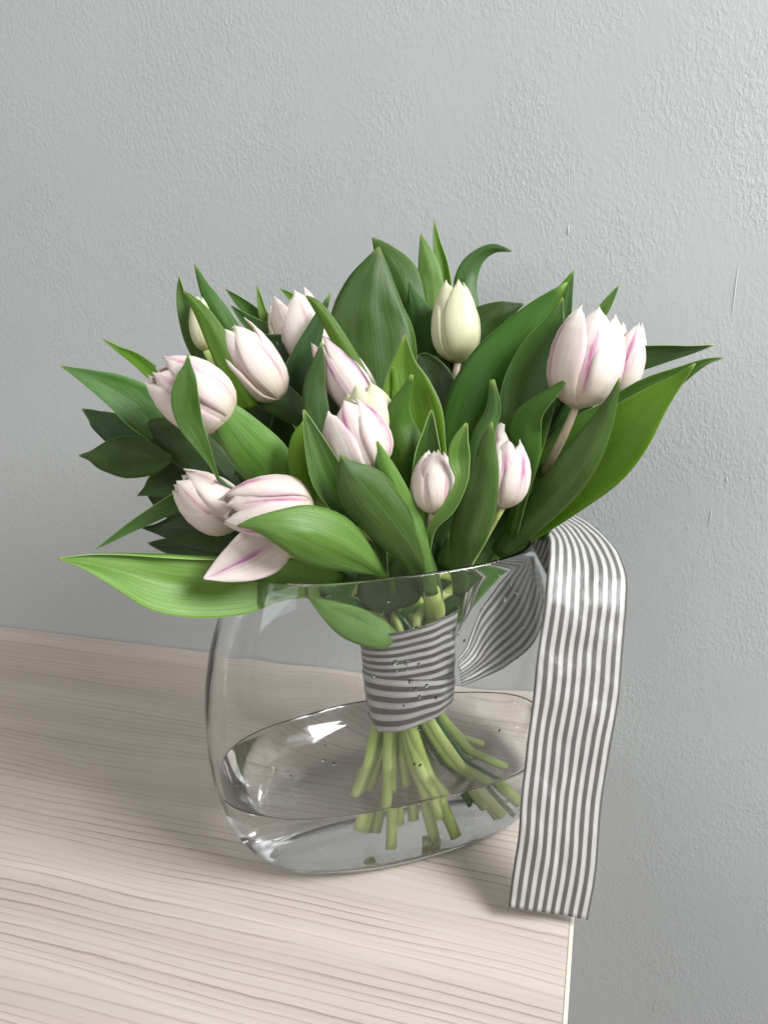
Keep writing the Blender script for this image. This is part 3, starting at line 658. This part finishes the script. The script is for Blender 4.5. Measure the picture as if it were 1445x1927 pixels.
# ------------------------------------------------------------------ large pale leaf behind the glass and leaf bases above the wrap: parts of the tulips they belong to
leaf(TUL[10], [(838,1195,10,.505),(848,1160,20,.507),(880,1100,34,.512),(920,1040,38,.515),(958,985,27,.512),(985,930,13,.508),(1002,885,1.5,.505)], kind='lt', bend=20)
leaf(TUL[9], [(800,1210,24,.49),(782,1180,28,.488),(765,1140,26,.486),(748,1090,22,.484),(735,1040,14,.482)], kind='lt', bend=-50)
Q = bez([W(812,1192,.499), W(818,1150,.488), W(812,1120,.468), W(806,1090,.462), W(790,1040,.455), W(740,960,.452)], 20)
tube('leaf_sheath', Q, [.0062, .0064, .0066, .0066, .0066, .0064, .0062, .006, .0058, .0055, .005, .005, .0045, .004, .004, .0035, .003, .003, .003, .003], M_STEM, TUL[5], 12)
# inner foliage closing the shaded middle, one or two more leaves low on each tulip
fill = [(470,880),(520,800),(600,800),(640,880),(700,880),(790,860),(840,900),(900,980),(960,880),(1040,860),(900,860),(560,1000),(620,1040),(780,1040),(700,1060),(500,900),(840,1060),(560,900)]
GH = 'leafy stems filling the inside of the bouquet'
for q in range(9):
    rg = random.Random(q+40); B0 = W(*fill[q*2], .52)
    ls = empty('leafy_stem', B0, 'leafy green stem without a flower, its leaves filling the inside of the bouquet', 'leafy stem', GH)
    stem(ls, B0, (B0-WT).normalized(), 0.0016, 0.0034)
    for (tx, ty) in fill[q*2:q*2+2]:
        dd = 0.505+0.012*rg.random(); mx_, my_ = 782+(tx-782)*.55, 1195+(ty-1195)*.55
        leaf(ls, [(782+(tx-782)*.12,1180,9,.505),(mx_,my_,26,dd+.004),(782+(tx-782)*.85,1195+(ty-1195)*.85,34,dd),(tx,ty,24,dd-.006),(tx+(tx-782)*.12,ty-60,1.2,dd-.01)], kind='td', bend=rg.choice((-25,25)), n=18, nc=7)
# ------------------------------------------------------------------ ribbon
rib = empty('ribbon', WB, 'grey and white striped satin ribbon wrapped round the stems, one tail hanging over the vase', 'ribbon')
HW = (WT-WB).length
def wrap_band(z0, z1, tilt0, tilt1, r0, name='wrap', flare=0.001, turns=1.0, u0=0.0, u1=1.0, seed=0):
    NAx, NB = 26, 96; vs = []; uv = []
    for i in range(NAx):
        t = i/(NAx-1)
        for j in range(NB+1):
            a = 2*math.pi*j/NB
            h = z0+(z1-z0)*t+(tilt0*(1-t)+tilt1*t)*math.cos(a-0.5)
            fl = flare*abs(2*t-1)**3
            r = r0+fl+0.0012*math.sin(a*3+1.3)+0.0005*math.sin(a*7+h*40+seed)+0.0012*noise.noise(Vector((math.cos(a)*2, math.sin(a)*2, h*60+seed)))
            r *= (1+0.04*math.cos(2*a))*(0.885+0.175*h/HW)
            vs.append(WB+WAX*h+(WX*math.cos(a)+WY*math.sin(a))*r); uv.append((u0+(u1-u0)*t, j/NB*3.5))
    o = mesh(name, vs, grid_faces(NAx, NB+1), M_RIB, rib, uv)
    md = o.modifiers.new('thickness', 'SOLIDIFY'); md.thickness = 0.0004; md.offset = 1
    return o
HW = (WT-WB).length
wrap_band(0.004, HW+0.002, -0.001, 0.007, 0.0298, u0=0, u1=1.12, seed=1)
wrap_band(-0.006, HW*0.38, 0.007, -0.0035, 0.0313, u0=0.03, u1=0.55, seed=1, flare=-0.0009)
def tail(secs, name='tail', n=90, nc=21, u0=0, u1=1, wr=0.0011, crown=0.0):
    """secs: (Lx, Ly, Ld, Rx, Ry, Rd) edge to edge"""
    S = crom([tuple(W(*s[0:3]))+tuple(W(*s[3:6])) for s in secs], n); vs = []; uv = []; ln = 0
    for i, s in enumerate(S):
        A, B = Vector(s[:3]), Vector(s[3:])
        if i: ln += ((A+B)/2-(Vector(S[i-1][:3])+Vector(S[i-1][3:]))/2).length
        nx = (Vector(S[min(i+1, n-1)][:3])-Vector(S[max(i-1, 0)][:3])); N = nx.cross(B-A).normalized()
        for j in range(nc):
            u = j/(nc-1)
            h = wr*noise.noise(Vector((u*2.2, ln*28, 3.3)))*2+wr*0.8*noise.noise(Vector((u*5, ln*70, 9.1)))+crown*math.sin(math.pi*u)
            vs.append(A.lerp(B, u)+N*h+(B-A)*(0.02*noise.noise(Vector((ln*35, u*0.6, 5.5))))); uv.append((u0+(u1-u0)*u, ln/0.055))
    o = mesh(name, vs, grid_faces(n, nc), M_RIB, rib, uv)
    md = o.modifiers.new('thickness', 'SOLIDIFY'); md.thickness = 0.0003; md.offset = 0
    return o
tail([(860,1240,.484, 866,1290,.482), (880,1212,.492, 902,1276,.492), (902,1150,.508, 955,1250,.506), (945,1085,.522, 1012,1190,.522), (985,1015,.53, 1055,1050,.54),
      (1000,985,.532, 1062,968,.553), (1018,988,.52, 1108,984,.538), (1030,1012,.50, 1150,1024,.515), (1032,1050,.485, 1174,1075,.495), (1024,1130,.473, 1179,1130,.482),
      (1012,1230,.468, 1172,1225,.474), (1001,1340,.461, 1161,1335,.466), (986,1450,.456, 1142,1450,.458), (975,1550,.450, 1127,1560,.450), (965,1640,.445, 1119,1655,.443), (957,1708,.442, 1106,1731,.438)], n=140)
tail([(858,1200,.49, 868,1180,.485), (866,1160,.498, 884,1150,.495), (872,1120,.507, 898,1110,.505), (882,1080,.515, 915,1070,.513), (900,1040,.522, 940,1035,.522)], n=40, nc=11, u0=0.55, u1=1)
